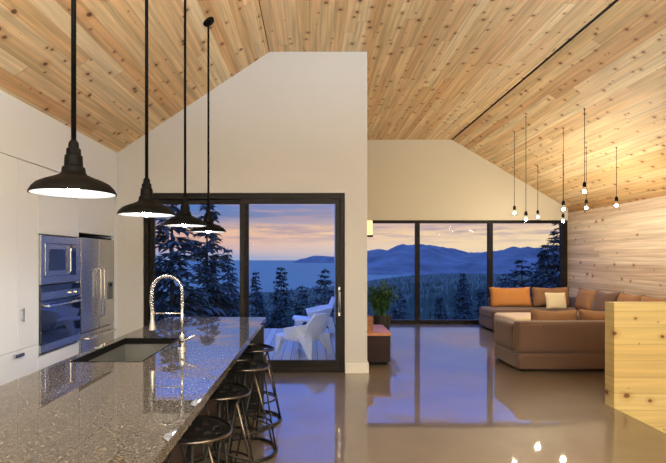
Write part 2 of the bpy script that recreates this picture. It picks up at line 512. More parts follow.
obj('display', box(.026, .028, .56, .655, .32, .36), simple('display_blue', (.03, .06, .2), .1), cp)
# wall oven
t = thing('wall_oven', 'built-in wall oven with a large dark glass door and bar handle, below the microwave', 'oven', (XL, Y0, .59))
obj('housing', box(-.5, -.002, .01, W - .01, .005, .64), M_steeldark, t)
cp = obj('control_panel', box(-.002, .02, 0, W, .50, .645), M_ovenglass, t, bevel=.002)
obj('steel_strip', box(.02, .023, .01, W - .01, .515, .585), M_steel, cp)
for k in range(2):
    bm = bmesh.new(); add_lathe(bm, [(0, 0), (.02, 0), (.017, .02), (0, .02)], n=16)
    obj('knob', bm, M_chrome, cp, loc=(.023, .55 + k * .12, .55), rot=(0, PI / 2, 0), smooth=False)
dr = obj('door', box(-.002, .024, 0, W, .10, .492), M_ovenglass, t, bevel=.003)
bm = bmesh.new(); add_tube(bm, [(.024, .06, .455), (.06, .06, .457), (.06, W - .06, .457), (.024, W - .06, .455)], .011, 10)
obj('handle', bm, M_chrome, dr)
obj('lower_panel', box(-.002, .02, 0, W, .02, .094), M_steel, t, bevel=.002)
# cabinet over the fridge
FY0, FY1 = 5.346, 6.262
t = thing('bridge_cabinet', 'white overhead cabinet above the stainless fridge', 'cabinet', (XL, FY0, 1.78))
w = FY1 - FY0 + .005
obj('carcass', box(-.64, -.022, .002, w - .002, .0, .58), M_cabgap, t)
for k in range(2):
    obj('door', box(-.022, 0, k * w / 2 + .002, (k + 1) * w / 2 - .002, -.0, .577), M_cab, t, bevel=.0015)
struct('trim_3', box(-3.15, XL, FY1 + .01, YP - .001, 0, 2.36), M_cab)
# fridge
t = thing('refrigerator', 'stainless steel french door fridge with two long handles and a bottom drawer', 'fridge', (XL, FY0, 0))
w = .90
obj('body', box(-.62, -.045, .004, w, .03, 1.72), M_steeldark, t)
obj('hinge_cover', box(-.60, -.01, .02, w - .02, 1.72, 1.745), M_black, t)
for k in range(2):
    a, b = k * w / 2 + .004, (k + 1) * w / 2 - .003
    d = obj('door', box(-.042, .02, a, b, .675, 1.725), M_steel, t, bevel=.008, seg=3)
    hy = w / 2 + (-.045 if k == 0 else .045)
    bm = bmesh.new(); add_tube(bm, [(.02, hy, .80), (.065, hy, .82), (.065, hy, 1.36), (.02, hy, 1.38)], .011, 10)
    obj('handle', bm, M_chrome, d)
    if k == 1:
        bm = bmesh.new(); add_box(bm, .02, .024, w - .20, w - .06, .99, 1.20)
        dp = obj('dispenser', bm, M_steeldark, d)
        obj('nozzle', box(.024, .034, w - .15, w - .11, 1.15, 1.18), M_black, dp)
d = obj('drawer', box(-.042, .02, .004, w - .003, .10, .665), M_steel, t, bevel=.008, seg=3)
bm = bmesh.new(); add_tube(bm, [(.02, .07, .60), (.065, .08, .60), (.065, w - .08, .60), (.02, w - .07, .60)], .011, 10)
obj('handle', bm, M_chrome, d)
obj('foot_grille', box(-.5, -.02, .02, w - .02, .0, .09), M_black, t)

# ------------------------------------------------------------------ island
IX0, IX1, IY0, IY1 = -1.44, -.46, .9, 4.9
t = thing('kitchen_island', 'long dark kitchen island base with a black end panel, under the granite worktop', 'kitchen island', (-.95, 2.9, 0))
def isl(n, x0, x1, y0, y1, z0, z1, m, **k):
    return obj(n, box(x0 + .95, x1 + .95, y0 - 2.9, y1 - 2.9, z0, z1), m, t, **k)
isl('end_panel', IX0 + .02, IX1 - .015, 4.80, 4.86, 0, .868, M_endpanel, bevel=.002)
isl('end_panel', IX0 + .02, IX1 - .015, .94, 1.0, 0, .868, M_endpanel, bevel=.002)
isl('back_panel', -.91, -.87, 1.0, 4.80, 0, .868, M_island, bevel=.002)
isl('plinth', -1.36, -.93, 1.0, 4.80, 0, .10, M_black)
for k in range(5):
    a = 1.0 + k * .76
    d = isl('door', -1.42, -1.40, a + .002, a + .757, .11, .86, M_cab, bevel=.0015)
isl('bottom_panel', -1.40, -.91, 1.0, 4.80, .10, .12, M_island)
# worktop with the sink cut-out
SX0, SX1, SY0, SY1 = -1.375, -.965, 2.78, 3.60
bm = bmesh.new(); z0, z1 = .868, .91
xs = [IX0, SX0, SX1, IX1]; ys = [IY0, SY0, SY1, IY1]
def g(i, j, z): return (xs[i], ys[j], z)
V = {}
for i in range(4):
    for j in range(4):
        for q, z in enumerate((z0, z1)):
            V[i, j, q] = bm.verts.new(g(i, j, z))
for i in range(3):
    for j in range(3):
        if (i, j) == (1, 1): continue
        bm.faces.new((V[i, j, 1], V[i + 1, j, 1], V[i + 1, j + 1, 1], V[i, j + 1, 1]))
        bm.faces.new((V[i, j, 0], V[i, j + 1, 0], V[i + 1, j + 1, 0], V[i + 1, j, 0]))
for i in range(3):
    for j in (0, 3): bm.faces.new((V[i, j, 0], V[i + 1, j, 0], V[i + 1, j, 1], V[i, j, 1]))
    for a in (0, 3): bm.faces.new((V[a, i, 0], V[a, i + 1, 0], V[a, i + 1, 1], V[a, i, 1]))
for a in (1, 2): bm.faces.new((V[a, 1, 0], V[a, 2, 0], V[a, 2, 1], V[a, 1, 1])); bm.faces.new((V[1, a, 0], V[2, a, 0], V[2, a, 1], V[1, a, 1]))
tag(obj('granite_worktop', bm, M_granite, bevel=.003), 'long polished speckled granite worktop with a sink cut into it', 'worktop')
# sink
t = thing('kitchen_sink', 'rectangular dark steel undermount sink set in the granite worktop', 'sink', ((SX0 + SX1) / 2, (SY0 + SY1) / 2, .67))
hw, hl = (SX1 - SX0) / 2 + .002, (SY1 - SY0) / 2 + .002
bm = bmesh.new(); tk = .012; zt = .196
add_box(bm, -hw, hw, -hl, hl, 0, tk)
add_box(bm, -hw - tk, -hw, -hl, hl, 0, zt); add_box(bm, hw, hw + tk, -hl, hl, 0, zt)
add_box(bm, -hw - tk, hw + tk, -hl - tk, -hl, 0, zt); add_box(bm, -hw - tk, hw + tk, hl, hl + tk, 0, zt)
obj('basin', bm, M_sink, t)
bm = bmesh.new(); e = .008
zt2 = .242
add_box(bm, -hw + .002, -hw + .002 + e, -hl + .002, hl - .002, .20, zt2); add_box(bm, hw - .002 - e, hw - .002, -hl + .002, hl - .002, .20, zt2)
add_box(bm, -hw + .01, hw - .01, hl - .002 - e, hl - .002, .20, zt2); add_box(bm, -hw + .01, hw - .01, -hl + .002, -hl + .002 + e, .20, zt2)
obj('rim', bm, M_black, t)
obj('drain', lathe([(0, .0), (.045, 0), (.045, .006), (.03, .003), (0, .003)], n=24), M_chrome, t, loc=(0, 0, tk))
# faucet
t = thing('kitchen_faucet', 'tall chrome spring-neck kitchen faucet standing beside the sink', 'faucet', (-.832, 3.14, .91))
obj('base', lathe([(0, 0), (.028, 0), (.028, .012), (.02, .02), (.018, .09), (.013, .10), (0, .10)], n=24), M_chrome, t, smooth=False, bevel=.001)
obj('riser', tube([(0, 0, .09), (0, 0, .30)], .009, 12), M_chrome, t, smooth=True)
bm = bmesh.new()
arc = [(0, 0, .28)] + [(-.098 + .098 * math.cos(a), 0, .375 + .098 * math.sin(a)) for a in [PI * k / 18 for k in range(19)]] + [(-.198, 0, .30), (-.19, 0, .24)]
# coil around the hose path
P = [Vector(p) for p in arc]
Ls = [0]
for a, b in zip(P[:-1], P[1:]): Ls.append(Ls[-1] + (b - a).length)
def at(s):
    for i in range(len(P) - 1):
        if s <= Ls[i + 1] or i == len(P) - 2:
            f = (s - Ls[i]) / (Ls[i + 1] - Ls[i]); return P[i].lerp(P[i + 1], f), (P[i + 1] - P[i]).normalized()
add_tube(bm, arc, .006, 8)
hose = obj('hose', bm, M_steeldark, t, smooth=True)
coil = []
turns = int(Ls[-1] / .0095)
for k in range(turns * 8 + 1):
    s = Ls[-1] * k / (turns * 8)
    p, d = at(s)
    n1 = Vector((0, 1, 0)); n2 = d.cross(n1).normalized()
    an = 2 * PI * k / 8
    coil.append(p + (n1 * math.cos(an) + n2 * math.sin(an)) * .0105)
obj('spring', tube(coil, .0028, 5), M_chrome, hose, smooth=True)
bm = bmesh.new(); add_tube(bm, [(0, 0, .235), (-.19, 0, .235)], .0045, 8); add_tube(bm, [(-.20, -.016, .235), (-.184, -.016, .235), (-.178, 0, .235), (-.184, .016, .235), (-.20, .016, .235)], .004, 6)
obj('docking_arm', bm, M_chrome, t, smooth=True)
obj('spray_head', lathe([(0, .12), (.012, .12), (.013, .07), (.018, .03), (.021, .0), (.017, -.004), (0, -.004)], n=20), M_chrome, t, loc=(-.19, 0, .13), smooth=False)
obj('lever', tube([(0, -.015, .055), (.03, -.03, .07), (.09, -.035, .10)], [.009, .006, .005], 10), M_chrome, t, smooth=True)

def lamp_light(parent, kind, power, col, loc, r, rot=(0, 0, 0)):
    ld = bpy.data.lights.new('lamp_light', kind)
    ld.energy = power; ld.color = col
    if kind == 'AREA': ld.shape = 'DISK'; ld.size = r * 2
    else: ld.shadow_soft_size = r
    o = bpy.data.objects.new('lamp_light', ld); C.objects.link(o)
    o.parent = parent; o.location = loc; o.rotation_euler = rot
    return o
# ------------------------------------------------------------------ barn pendants over the island
def m_bulb(name, col, s): return emit(name, col, s)
M_bulb_k = m_bulb('cool_white_bulb_glow', (.95, .97, 1.0), 60)
M_bulb_l = m_bulb('warm_bulb_glow', (1.0, .84, .56), 60)
PX = -1.036
PD = [2.13, 3.07, 4.0, 4.90]
def pendant(x, y, zr, label):
    t = thing('pendant_lamp', label, 'pendant lamp', (x, y, zr), group='black barn pendants over the island')
    zc = ceil_z(x) - zr
    prof = [(.176, .0), (.175, .006), (.164, .026), (.146, .044), (.118, .058), (.085, .070), (.055, .084), (.045, .10)]
    inner = [(r - .004, z + .0005 if i == 0 else z - .004) for i, (r, z) in enumerate(prof)]
    sh = obj('shade', lathe(prof + inner[::-1], n=48, closed=True), M_black, t, smooth=True)
    ins = [(r - .0052, max(z - .0052, .001)) for r, z in prof]
    ins2 = [(r - .0062, max(z - .0062, .0005)) for r, z in prof]
    obj('shade_lining', lathe(ins + ins2[::-1], n=48, closed=True), M_shade_in, sh, smooth=True)
    obj('lamp_neck', lathe([(0, .088), (.05, .088), (.046, .115), (.038, .12), (.036, .165), (.030, .17), (.029, .195), (.022, .20), (.020, .222), (.012, .235), (0, .235)], n=28), M_black, t, bevel=.001)
    obj('bulb', lathe([(0, .0), (.012, .002), (.024, .012), (.029, .028), (.024, .046), (.015, .06), (.013, .075), (0, .075)], (0, 0, -.010), n=16), M_bulb_k, t, smooth=True)
    lamp_light(t, 'AREA', 3.0, (.95, .97, 1.0), (0, 0, -.012), .10)
    obj('rod', tube([(0, 0, .23), (0, 0, zc + .002)], .0105, 12), M_black, t, smooth=True)
    o = obj('canopy', lathe([(0, -.035), (.02, -.034), (.055, -.022), (.062, -.004), (.062, .0), (0, .0)], n=28), M_black, t, smooth=False, loc=(0, 0, zc), rot=(0, -math.atan(.663), 0))
    return t
zrs = [1.778, 1.768, 1.762, 1.76]
for y, z, l in zip(PD, zrs, ('black barn pendant nearest the camera, largest of the four over the island',
                             'second black barn pendant over the island, counted from the largest',
                             'third black barn pendant over the island, in front of the glass door top',
                             'smallest black barn pendant over the island, its round canopy visible on the sloped ceiling')):
    pendant(PX, y, z, l)

# ------------------------------------------------------------------ bar stools
def make_stool():
    t = thing('bar_stool', '', 'bar stool', group='black perforated stools along the island')
    Z = .645
    # dished seat disc with two rings of round holes (holes are real openings)
    R = .19
    bm = bmesh.new()
    def zs(x, y):
        r = math.hypot(x, y) / R
        return Z + .018 * r ** 3 - .006 + .014 * (y / R) ** 2 * (1 if r > .3 else 0)
    n = 72
    holes = []
    for q, (rr, cnt, hr) in enumerate(((.135, 10, .020), (.078, 6, .017))):
        for k in range(cnt): holes.append((rr * math.cos(2 * PI * k / cnt + q * .3), rr * math.sin(2 * PI * k / cnt + q * .3), hr))
    G = 46
    cell = {}
    def inside(x, y):
        if math.hypot(x, y) > R * .985: return False
        return all(math.hypot(x - a, y - b) > h for a, b, h in holes)
    vv = {}
    def vert(i, j):
        if (i, j) not in vv:
            x = -R + 2 * R * i / G; y = -R + 2 * R * j / G
            r = math.hypot(x, y)
            for a, b, h in holes:      # snap vertices to the hole edges
                d = math.hypot(x - a, y - b)
                if 1e-6 < d < h * 1.22: x, y = a + (x - a) * h / d, b + (y - b) * h / d; break
            if r > R * .955: x, y = x * R / r, y * R / r
            vv[i, j] = bm.verts.new((x, y, zs(x, y)))
        return vv[i, j]
    for i in range(G):
        for j in range(G):
            x = -R + 2 * R * (i + .5) / G; y = -R + 2 * R * (j + .5) / G
            if inside(x, y):
                try: bm.faces.new((vert(i, j), vert(i + 1, j), vert(i + 1, j + 1), vert(i, j + 1)))
                except ValueError: pass
    o = obj('seat', bm, M_blackmetal, t, smooth=True, recalc=True)
    s = o.modifiers.new('solid', 'SOLIDIFY'); s.thickness = .004; s.offset = -1
    rim = [(R * math.cos(2 * PI * k / 48), R * math.sin(2 * PI * k / 48), zs(R * math.cos(2 * PI * k / 48), R * math.sin(2 * PI * k / 48))) for k in range(48)]
    obj('seat_rim', tube(rim, .0075, 8, closed=True), M_rod, t, smooth=True)
    rb, rt = .25, .165
    for k in range(4):
        a = math.radians(-50 + 90 * k)
        for sgn in (-1, 1):
            b = a + sgn * math.radians(42)
            top = (rt * math.cos(a), rt * math.sin(a), Z - .012)
            foot = (rb * math.cos(b), rb * math.sin(b), .012)
            obj('leg', tube([top, foot], .0068, 8), M_rod if (sgn > 0 and k == 0) else M_blackmetal, t, smooth=True)
    obj('base_ring', tube([(rb * math.cos(2 * PI * k / 40), rb * math.sin(2 * PI * k / 40), .012) for k in range(40)], .012, 8, closed=True), M_blackmetal, t, smooth=True)
    r2 = .212
    obj('foot_ring', tube([(r2 * math.cos(2 * PI * k / 40), r2 * math.sin(2 * PI * k / 40), .21) for k in range(40)], .0085, 8, closed=True), M_blackmetal, t, smooth=True)
    obj('centre_post', tube([(0, 0, Z - .01), (0, 0, .30)], .012, 10), M_blackmetal, t, smooth=True)
    obj('brace', tube([(-r2, 0, .21), (-.1, 0, .25), (0, 0, .30), (.1, 0, .25), (r2, 0, .21)], .007, 8), M_blackmetal, t, smooth=True)
    return t
st = make_stool()
spots = [(-.585, 2.38, 0), (-.58, 3.06, .15), (-.525, 3.80, -.1), (-.54, 4.53, .1)]
labs = ['black perforated metal stool nearest the camera, cut by the bottom edge of the photo',
        'second black perforated metal stool along the island, counted from the nearest',
        'third black perforated metal stool along the island, partly in front of the black end panel',
        'farthest black perforated metal stool, right by the far end of the island']
for i, ((x, y, a), l) in enumerate(zip(spots, labs)):
    s_ = st if i == 0 else dup(st)
    s_.location = (x, y, 0); s_.rotation_euler = (0, 0, a); s_['label'] = l

# ------------------------------------------------------------------ bare bulb cluster in the living room
def cord_lamp(x, y, zb, label):
    t = thing('bulb_pendant', label, 'pendant lamp', (x, y, zb), group='bare bulb pendants over the sofa')
    zc = ceil_z(x) - zb
    obj('bulb', lathe([(0, -.05), (.02, -.046), (.036, -.03), (.043, -.005), (.038, .02), (.024, .042), (.016, .055), (.015, .065), (0, .065)], n=20), M_bulbglass, t, smooth=True)
    obj('filament', lathe([(0, -.026), (.018, -.018), (.025, 0), (.018, .018), (0, .026)], n=12), M_bulb_l, t, smooth=True)
    lamp_light(t, 'POINT', 27, (1.0, .86, .62), (0, 0, 0), .038)
    obj('socket', lathe([(0, .062), (.024, .062), (.026, .07), (.024, .12), (.012, .14), (0, .14)], n=18), M_black, t)
    obj('cord', tube([(0, 0, .135), (0, 0, zc)], .0045, 6), M_black, t, smooth=True)
    obj('ceiling_cup', lathe([(0, -.015), (.009, -.015), (.012, -.004), (.012, 0), (0, 0)], n=18), M_black, t, loc=(0, 0, zc), rot=(0, math.atan(.591), 0))
    return t
for x, y, z, l in ((3.76, 9.1, 2.33, 'bare bulb pendant on a long cord, leftmost of the cluster over the sofa'),
                   (3.65, 8.36, 2.16, 'bare bulb pendant hanging lowest at the left of the cluster, second from its left end'),
                   (4.58, 9.94, 2.33, 'bare bulb pendant on the shortest cord, before the right-hand window'),
                   (4.12, 8.03, 2.30, 'bare bulb pendant with a thick dark cord, above another bulb at the window corner'),
                   (4.56, 8.9, 2.17, 'bare bulb pendant lowest at the window corner, just beneath a brighter bulb'),
                   (4.01, 7.21, 2.48, 'bare bulb pendant hanging highest, with a clearly visible black socket'),
                   (4.59, 8.2, 2.34, 'bare bulb pendant directly below the highest bulb of the cluster'),
                   (4.79, 7.71, 2.33, 'bare bulb pendant at the right end of the cluster, against the wood ceiling')):
    cord_lamp(x, y, z, l)

# ------------------------------------------------------------------ soft furniture
def soft_box(x0, x1, y0, y1, z0, z1, r=.04, puff=.0, n=6):
    """box with rounded edges and slightly crowned faces"""
    bm = bmesh.new()
    cx, cy, cz = (x0 + x1) / 2, (y0 + y1) / 2, (z0 + z1) / 2
    hx, hy, hz = (x1 - x0) / 2, (y1 - y0) / 2, (z1 - z0) / 2
    bmesh.ops.create_cube(bm, size=2)
    bmesh.ops.subdivide_edges(bm, edges=bm.edges[:], cuts=n * 2 - 1, use_grid_fill=True)
    for v in bm.verts:
        p = v.co
        q = []
        for c, h in zip(p, (hx, hy, hz)):
            s = 1 if c >= 0 else -1
            a = abs(c)
            rr = min(r, h * .95)
            k = 1 - 1 / n          # outermost ring of the grid carries the rounding
            if a > k - 1e-6: d = (h - rr) + rr * (a - k) / (1 - k)
            else: d = (h - rr) * a / k
            q.append(s * d)
        q = Vector(q)
        inn = Vector([max(-(h - min(r, h * .95)), min(h - min(r, h * .95), c)) for c, h in zip(q, (hx, hy, hz))])
        off = q - inn
        if off.length > 1e-6:
            m = max(abs(off.x), abs(off.y), abs(off.z))
            off = off.normalized() * m
        q = inn + off
        if puff:
            u = q.x / hx; w_ = q.y / hy; t_ = q.z / hz
            q.z += puff * t_ * (1 - u * u) * (1 - w_ * w_)
            q.y += puff * .5 * w_ * (1 - u * u) * (1 - t_ * t_)
            q.x += puff * .5 * u * (1 - w_ * w_) * (1 - t_ * t_)
        v.co = q + Vector((cx, cy, cz))
    return bm

def pillow(w, h, t, seedv=0, sag=.0):
    """cushion standing upright in XZ, thickness in Y, origin at bottom centre"""
    bm = bmesh.new()
    n = 14
    fr, bk = {}, {}
    rnd = random.Random(seedv)
    ph = rnd.random() * 6
    for i in range(n + 1):
        for j in range(n + 1):
            u = -1 + 2 * i / n; v = -1 + 2 * j / n
            x = u * w / 2 * (1 - .05 * (1 - abs(u) ** 2) * v * v * 0 - .04 * (1 - v * v) * abs(u))
            z = v * h / 2 * (1 - .05 * (1 - u * u) * abs(v))
            th = t / 2 * (max(0, 1 - u ** 4) * max(0, 1 - v ** 4)) ** .42
            wob = .006 * mnoise.noise(Vector((x * 6 + ph, z * 6, ph)))
            z2 = z + h / 2 - sag * (1 - u * u) * max(v, 0)
            a = bm.verts.new((x, -th + wob, z2)); fr[i, j] = a
            if i in (0, n) or j in (0, n): bk[i, j] = a
            else: bk[i, j] = bm.verts.new((x, th + wob, z2))
    for i in range(n):
        for j in range(n):
            bm.faces.new((fr[i, j], fr[i + 1, j], fr[i + 1, j + 1], fr[i, j + 1]))
            bm.faces.new((bk[i, j], bk[i, j + 1], bk[i + 1, j + 1], bk[i + 1, j]))
    return bm

def cushion(name, x, y, z, w, h, t, rotz, lean, mat, label, cat='cushion', group=None, sv=0, sag=.02):
    o = obj(name, pillow(w, h, t, sv, sag), mat, smooth=True)
    o.location = (x, y, z); o.rotation_euler = Euler((lean, 0, rotz), 'XYZ')
    # piping edge
    pts = [(-w / 2, 0, 0), (w / 2, 0, 0), (w / 2, 0, h), (-w / 2, 0, h)]
    tag(o, label, cat, group)
    return o

# near sofa section, its back to the kitchen
NX0, NX1, NY0, NY1 = 2.72, 5.80, 6.46, 7.34
t = thing('sofa', 'taupe sofa section with its back turned to the kitchen, behind the pine half wall', 'sofa', (NX0, NY0, 0))
L_ = NX1 - NX0
obj('base', soft_box(0, L_, 0, .88, .025, .24, .025), M_sofa, t, smooth=True)
obj('backrest', soft_box(.0, L_, -.005, .20, .235, .655, .045, .006), M_sofa, t, smooth=True)
a = obj('armrest', soft_box(-.005, .20, .19, .885, .235, .60, .045, .006), M_sofa, t, smooth=True)
obj('piping', tube([(-.01, .02, .25), (-.01, .02, .59), (.03, -.012, .62), (.30, -.012, .62), (.30, -.012, .25)], .006, 6), M_brownc, t, smooth=True)
for k in range(3):
    x0 = .20 + k * (L_ - .2) / 3
    obj('seat_cushion', soft_box(x0 + .003, x0 + (L_ - .2) / 3 - .003, .20, .87, .24, .43, .05, .012), M_sofa, t, smooth=True)
for x in (.06, L_ - .1):
    for y in (.06, .8): obj('foot', box(x, x + .05, y, y + .05, 0, .03), M_black, t)
# far and right L-shaped section
t = thing('sofa', 'taupe L-shaped sofa section along the windows and the wood wall, with orange cushions', 'sofa', (3.67, 9.93, 0))
L2 = 5.80 - 3.67
obj('base', soft_box(0, L2, 0, .86, .025, .24, .025), M_sofa, t, smooth=True)
obj('seat_cushion', soft_box(0, L2 / 2 - .003, -.0, .86, .24, .44, .05, .01), M_sofa, t, smooth=True)
obj('seat_cushion', soft_box(L2 / 2 + .003, L2, -.0, .86, .24, .44, .05, .01), M_sofa, t, smooth=True)
obj('backrest', soft_box(0.25, L2 - .2, .865, 1.06, .05, .62, .05), M_sofa, t, smooth=True)
obj('base', soft_box(1.25, L2, -2.5, -.005, .025, .24, .025), M_sofa, t, smooth=True)
for k in range(3):
    obj('seat_cushion', soft_box(1.25, L2 - .2, -2.5 + k * .83 + .003, -2.5 + (k + 1) * .83 - .003, .24, .44, .05, .01), M_sofa, t, smooth=True)
obj('backrest', soft_box(L2 - .195, L2, -2.5, 1.0, .245, .66, .05), M_sofa, t, smooth=True)
for x, y in ((.06, .06), (.06, .76), (2.0, .76), (1.3, -2.4), (2.0, -2.4)): obj('foot', box(x, x + .05, y, y + .05, 0, .03), M_black, t)
# ottoman
t = thing('ottoman', 'pale fabric ottoman between the sofa sections', 'ottoman', (3.44, 8.35, 0))
obj('base', soft_box(.02, .93, .02, .93, .025, .26, .03), M_sofa, t, smooth=True)
obj('top_cushion', soft_box(0, .95, 0, .95, .26, .47, .05, .015), M_seatl, t, smooth=True)
for x in (.08, .82):
    for y in (.08, .82): obj('foot', box(x, x + .05, y, y + .05, 0, .03), M_black, t)
# cushions along the window
cz = .442
cushion('sofa_cushion', 4.27, 10.50, cz, .90, .45, .22, 0, -.20, M_orange, 'wide burnt orange cushion against the window, left end of the sofa', group='orange cushions along the window', sv=1)
cushion('sofa_cushion', 5.14, 10.50, cz, .82, .45, .22, 0, -.20, M_brownc, 'brown orange cushion against the window, behind the cream pillow', group='orange cushions along the window', sv=2)
cushion('throw_pillow', 5.02, 10.04, cz, .44, .36, .13, .04, -.25, M_creamc, 'small square cream throw pillow on the window side of the sofa', 'pillow', sv=3, sag=.0)
for i, (yy, l) in enumerate(((9.72, 'brown cushion against the wood wall, nearest the window corner'), (9.08, 'brown cushion against the wood wall, second from the window corner'),
                             (8.42, 'brown cushion against the wood wall, third from the window corner'), (7.76, 'brown cushion against the wood wall, right behind the half wall top'))):
    cushion('sofa_cushion', 5.40, yy, cz, .62, .46, .22, -PI / 2 + (-.05, .08, -.06, .1)[i], -.22, M_brownc if i != 1 else M_sofa, l, group='brown cushions against the wood wall', sv=10 + i)
cushion('sofa_cushion', 3.35, 6.82, .435, .66, .37, .22, PI, -.12, M_brownc, 'brown cushion rising above the near sofa back, left of its neighbour', group='cushions on the near sofa', sv=21, sag=.03)
cushion('sofa_cushion', 4.04, 6.82, .435, .70, .37, .22, PI, -.12, M_brownc, 'brown cushion rising above the near sofa back, beside the half wall', group='cushions on the near sofa', sv=22, sag=.03)

# ------------------------------------------------------------------ bench, box, plant, sconce by the inner corner
t = thing('low_bench', 'low bench with a reddish wood top against the inner wall corner', 'bench', (XC + .003, 6.86, 0))
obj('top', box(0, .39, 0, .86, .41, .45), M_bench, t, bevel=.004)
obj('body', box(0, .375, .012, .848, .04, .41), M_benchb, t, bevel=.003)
obj('plinth', box(0.0, .34, .04, .82, 0, .04), M_black, t)
t = thing('wooden_box', 'small brown wooden box standing on the low bench', 'box', (.785, 7.16, .45))
obj('body', box(-.055, .10, -.06, .06, 0, .17), M_terra, t, bevel=.006)
obj('lid', box(-.058, .103, -.063, .063, .172, .20), M_terra, t, bevel=.006)
# plant
t = thing('potted_plant', 'bushy green potted plant on the floor in front of the left window', 'plant', (1.45, 10.15, 0))
obj('pot', lathe([(0, 0), (.15, 0), (.19, .30), (.20, .32), (.185, .32), (.17, .28), (0, .28)], n=28), M_pot, t)
obj('soil', lathe([(0, .285), (.168, .285), (.168, .275), (0, .275)], n=20), M_soil, t)
bm = bmesh.new()
rnd = random.Random(5)
stems = bmesh.new()
for k in range(38):
    a = rnd.random() * 2 * PI; lean = rnd.uniform(.1, .62); h = rnd.uniform(.42, .76)
    p0 = Vector((rnd.uniform(-.08, .08), rnd.uniform(-.08, .08), .28))
    pts = [p0 + Vector((math.cos(a) * lean * (s ** 1.6) * h, math.sin(a) * lean * (s ** 1.6) * h, h * s * (1 - .25 * lean * s))) for s in [i / 7 for i in range(8)]]
    add_tube(stems, pts, [.004] * 7 + [.002], 5)
    for i in range(2, 8):
        for q in range(5):
            d = Vector((rnd.uniform(-1, 1), rnd.uniform(-1, 1), rnd.uniform(-.3, .8))).normalized()
            ln = rnd.uniform(.09, .17); wd = rnd.uniform(.02, .034)
            side = d.cross(Vector((0, 0, 1))).normalized() * wd
            c = pts[i]
            up = Vector((0, 0, .01))
            vs = [bm.verts.new(c), bm.verts.new(c + d * ln * .45 + side + up), bm.verts.new(c + d * ln - Vector((0, 0, ln * .25))), bm.verts.new(c + d * ln * .45 - side + up), bm.verts.new(c + d * ln * .5)]
            bm.faces.new((vs[0], vs[1], vs[4])); bm.faces.new((vs[1], vs[2], vs[4])); bm.faces.new((vs[2], vs[3], vs[4])); bm.faces.new((vs[3], vs[0], vs[4]))
obj('foliage', bm, M_leaf, t, recalc=False)
obj('stems', stems, M_leaf, t)
# sconce
t = thing('wall_sconce', 'small cream box wall sconce at the inner corner beside the window top', 'wall lamp', (XC, 7.1, 1.80))
M_sc = emit('sconce_shade_glow', (1.0, .74, .36), .9)
obj('shade', box(.035, .15, -.06, .06, .03, .24), M_sc, t, bevel=.004)
obj('backplate', box(0, .035, -.05, .05, .02, .22), M_frame, t)
obj('base_cap', box(.03, .156, -.066, .066, .005, .03), M_frame, t)

# ------------------------------------------------------------------ outside: deck and chairs
DZK = -.06
struct('floor_deck', box(-4.5, XC - .2, YP + .2, 10.85, DZK - .12, DZK), M_deck)

def deck_chair(loc, rz, label):
    """faceted moulded lounge chair facing +X locally"""
    t = thing('garden_chair', label, 'chair', loc, rz, group='white faceted chairs on the deck')
    def facet(name, pts, faces, th=.03):
        bm = bmesh.new(); vs = [bm.verts.new(p) for p in pts]
        for f in faces: bm.faces.new([vs[i] for i in f])
        o = obj(name, bm, M_plastic, t)
        s = o.modifiers.new('solid', 'SOLIDIFY'); s.thickness = th; s.offset = 0
        return o
    # seat shell
    facet('seat', [(.42, -.33, .37), (.42, .33, .37), (.10, .36, .33), (.10, -.36, .33), (-.22, .28, .30), (-.22, -.28, .30), (.46, 0, .36), (-.24, 0, .28), (.08, 0, .30)],
          [(0, 6, 8, 3), (6, 1, 2, 8), (3, 8, 7, 5), (8, 2, 4, 7)], .04)
    facet('backrest', [(-.22, -.28, .30), (-.24, 0, .28), (-.22, .28, .30), (-.36, -.30, .62), (-.42, -.16, .80), (-.43, .16, .80), (-.36, .30, .62), (-.36, 0, .55)],
          [(0, 1, 7, 3), (1, 2, 6, 7), (3, 7, 4), (7, 5, 4), (7, 6, 5)], .04)
    for s in (-1, 1):
        facet('armrest', [(-.36, .30 * s, .62), (-.22, .28 * s, .30), (.10, .36 * s, .33), (.16, .38 * s, .52), (-.14, .40 * s, .58)],
              [(0, 1, 4), (1, 2, 4), (2, 3, 4)], .035)
    def leg(p, q, w0, w1):
        bm = bmesh.new()
        p, q = Vector(p), Vector(q)
        a = [bm.verts.new(p + Vector(d) * w0) for d in ((1, 1, 0), (-1, 1, 0), (-1, -1, 0), (1, -1, 0))]
        b = [bm.verts.new(q + Vector(d) * w1) for d in ((1, 1, 0), (-1, 1, 0), (-1, -1, 0), (1, -1, 0))]
        bm.faces.new(a[::-1]); bm.faces.new(b)
        for i in range(4): bm.faces.new((a[i], a[(i + 1) % 4], b[(i + 1) % 4], b[i]))
        obj('leg', bm, M_plastic, t)
    for s in (-1, 1):
        leg((.42, .30 * s, 0), (.30, .29 * s, .36), .022, .075)
        leg((-.44, .30 * s, 0), (-.26, .25 * s, .40), .022, .10)
    return t
deck_chair((-.14, 7.96, DZK), math.radians(138.6), 'white faceted lounge chair nearest the glass door on the deck').scale = (.85,) * 3
deck_chair((.04, 9.95, DZK), math.radians(184), 'white faceted lounge chair farther back on the deck, near the door handle side').scale = (.95,) * 3

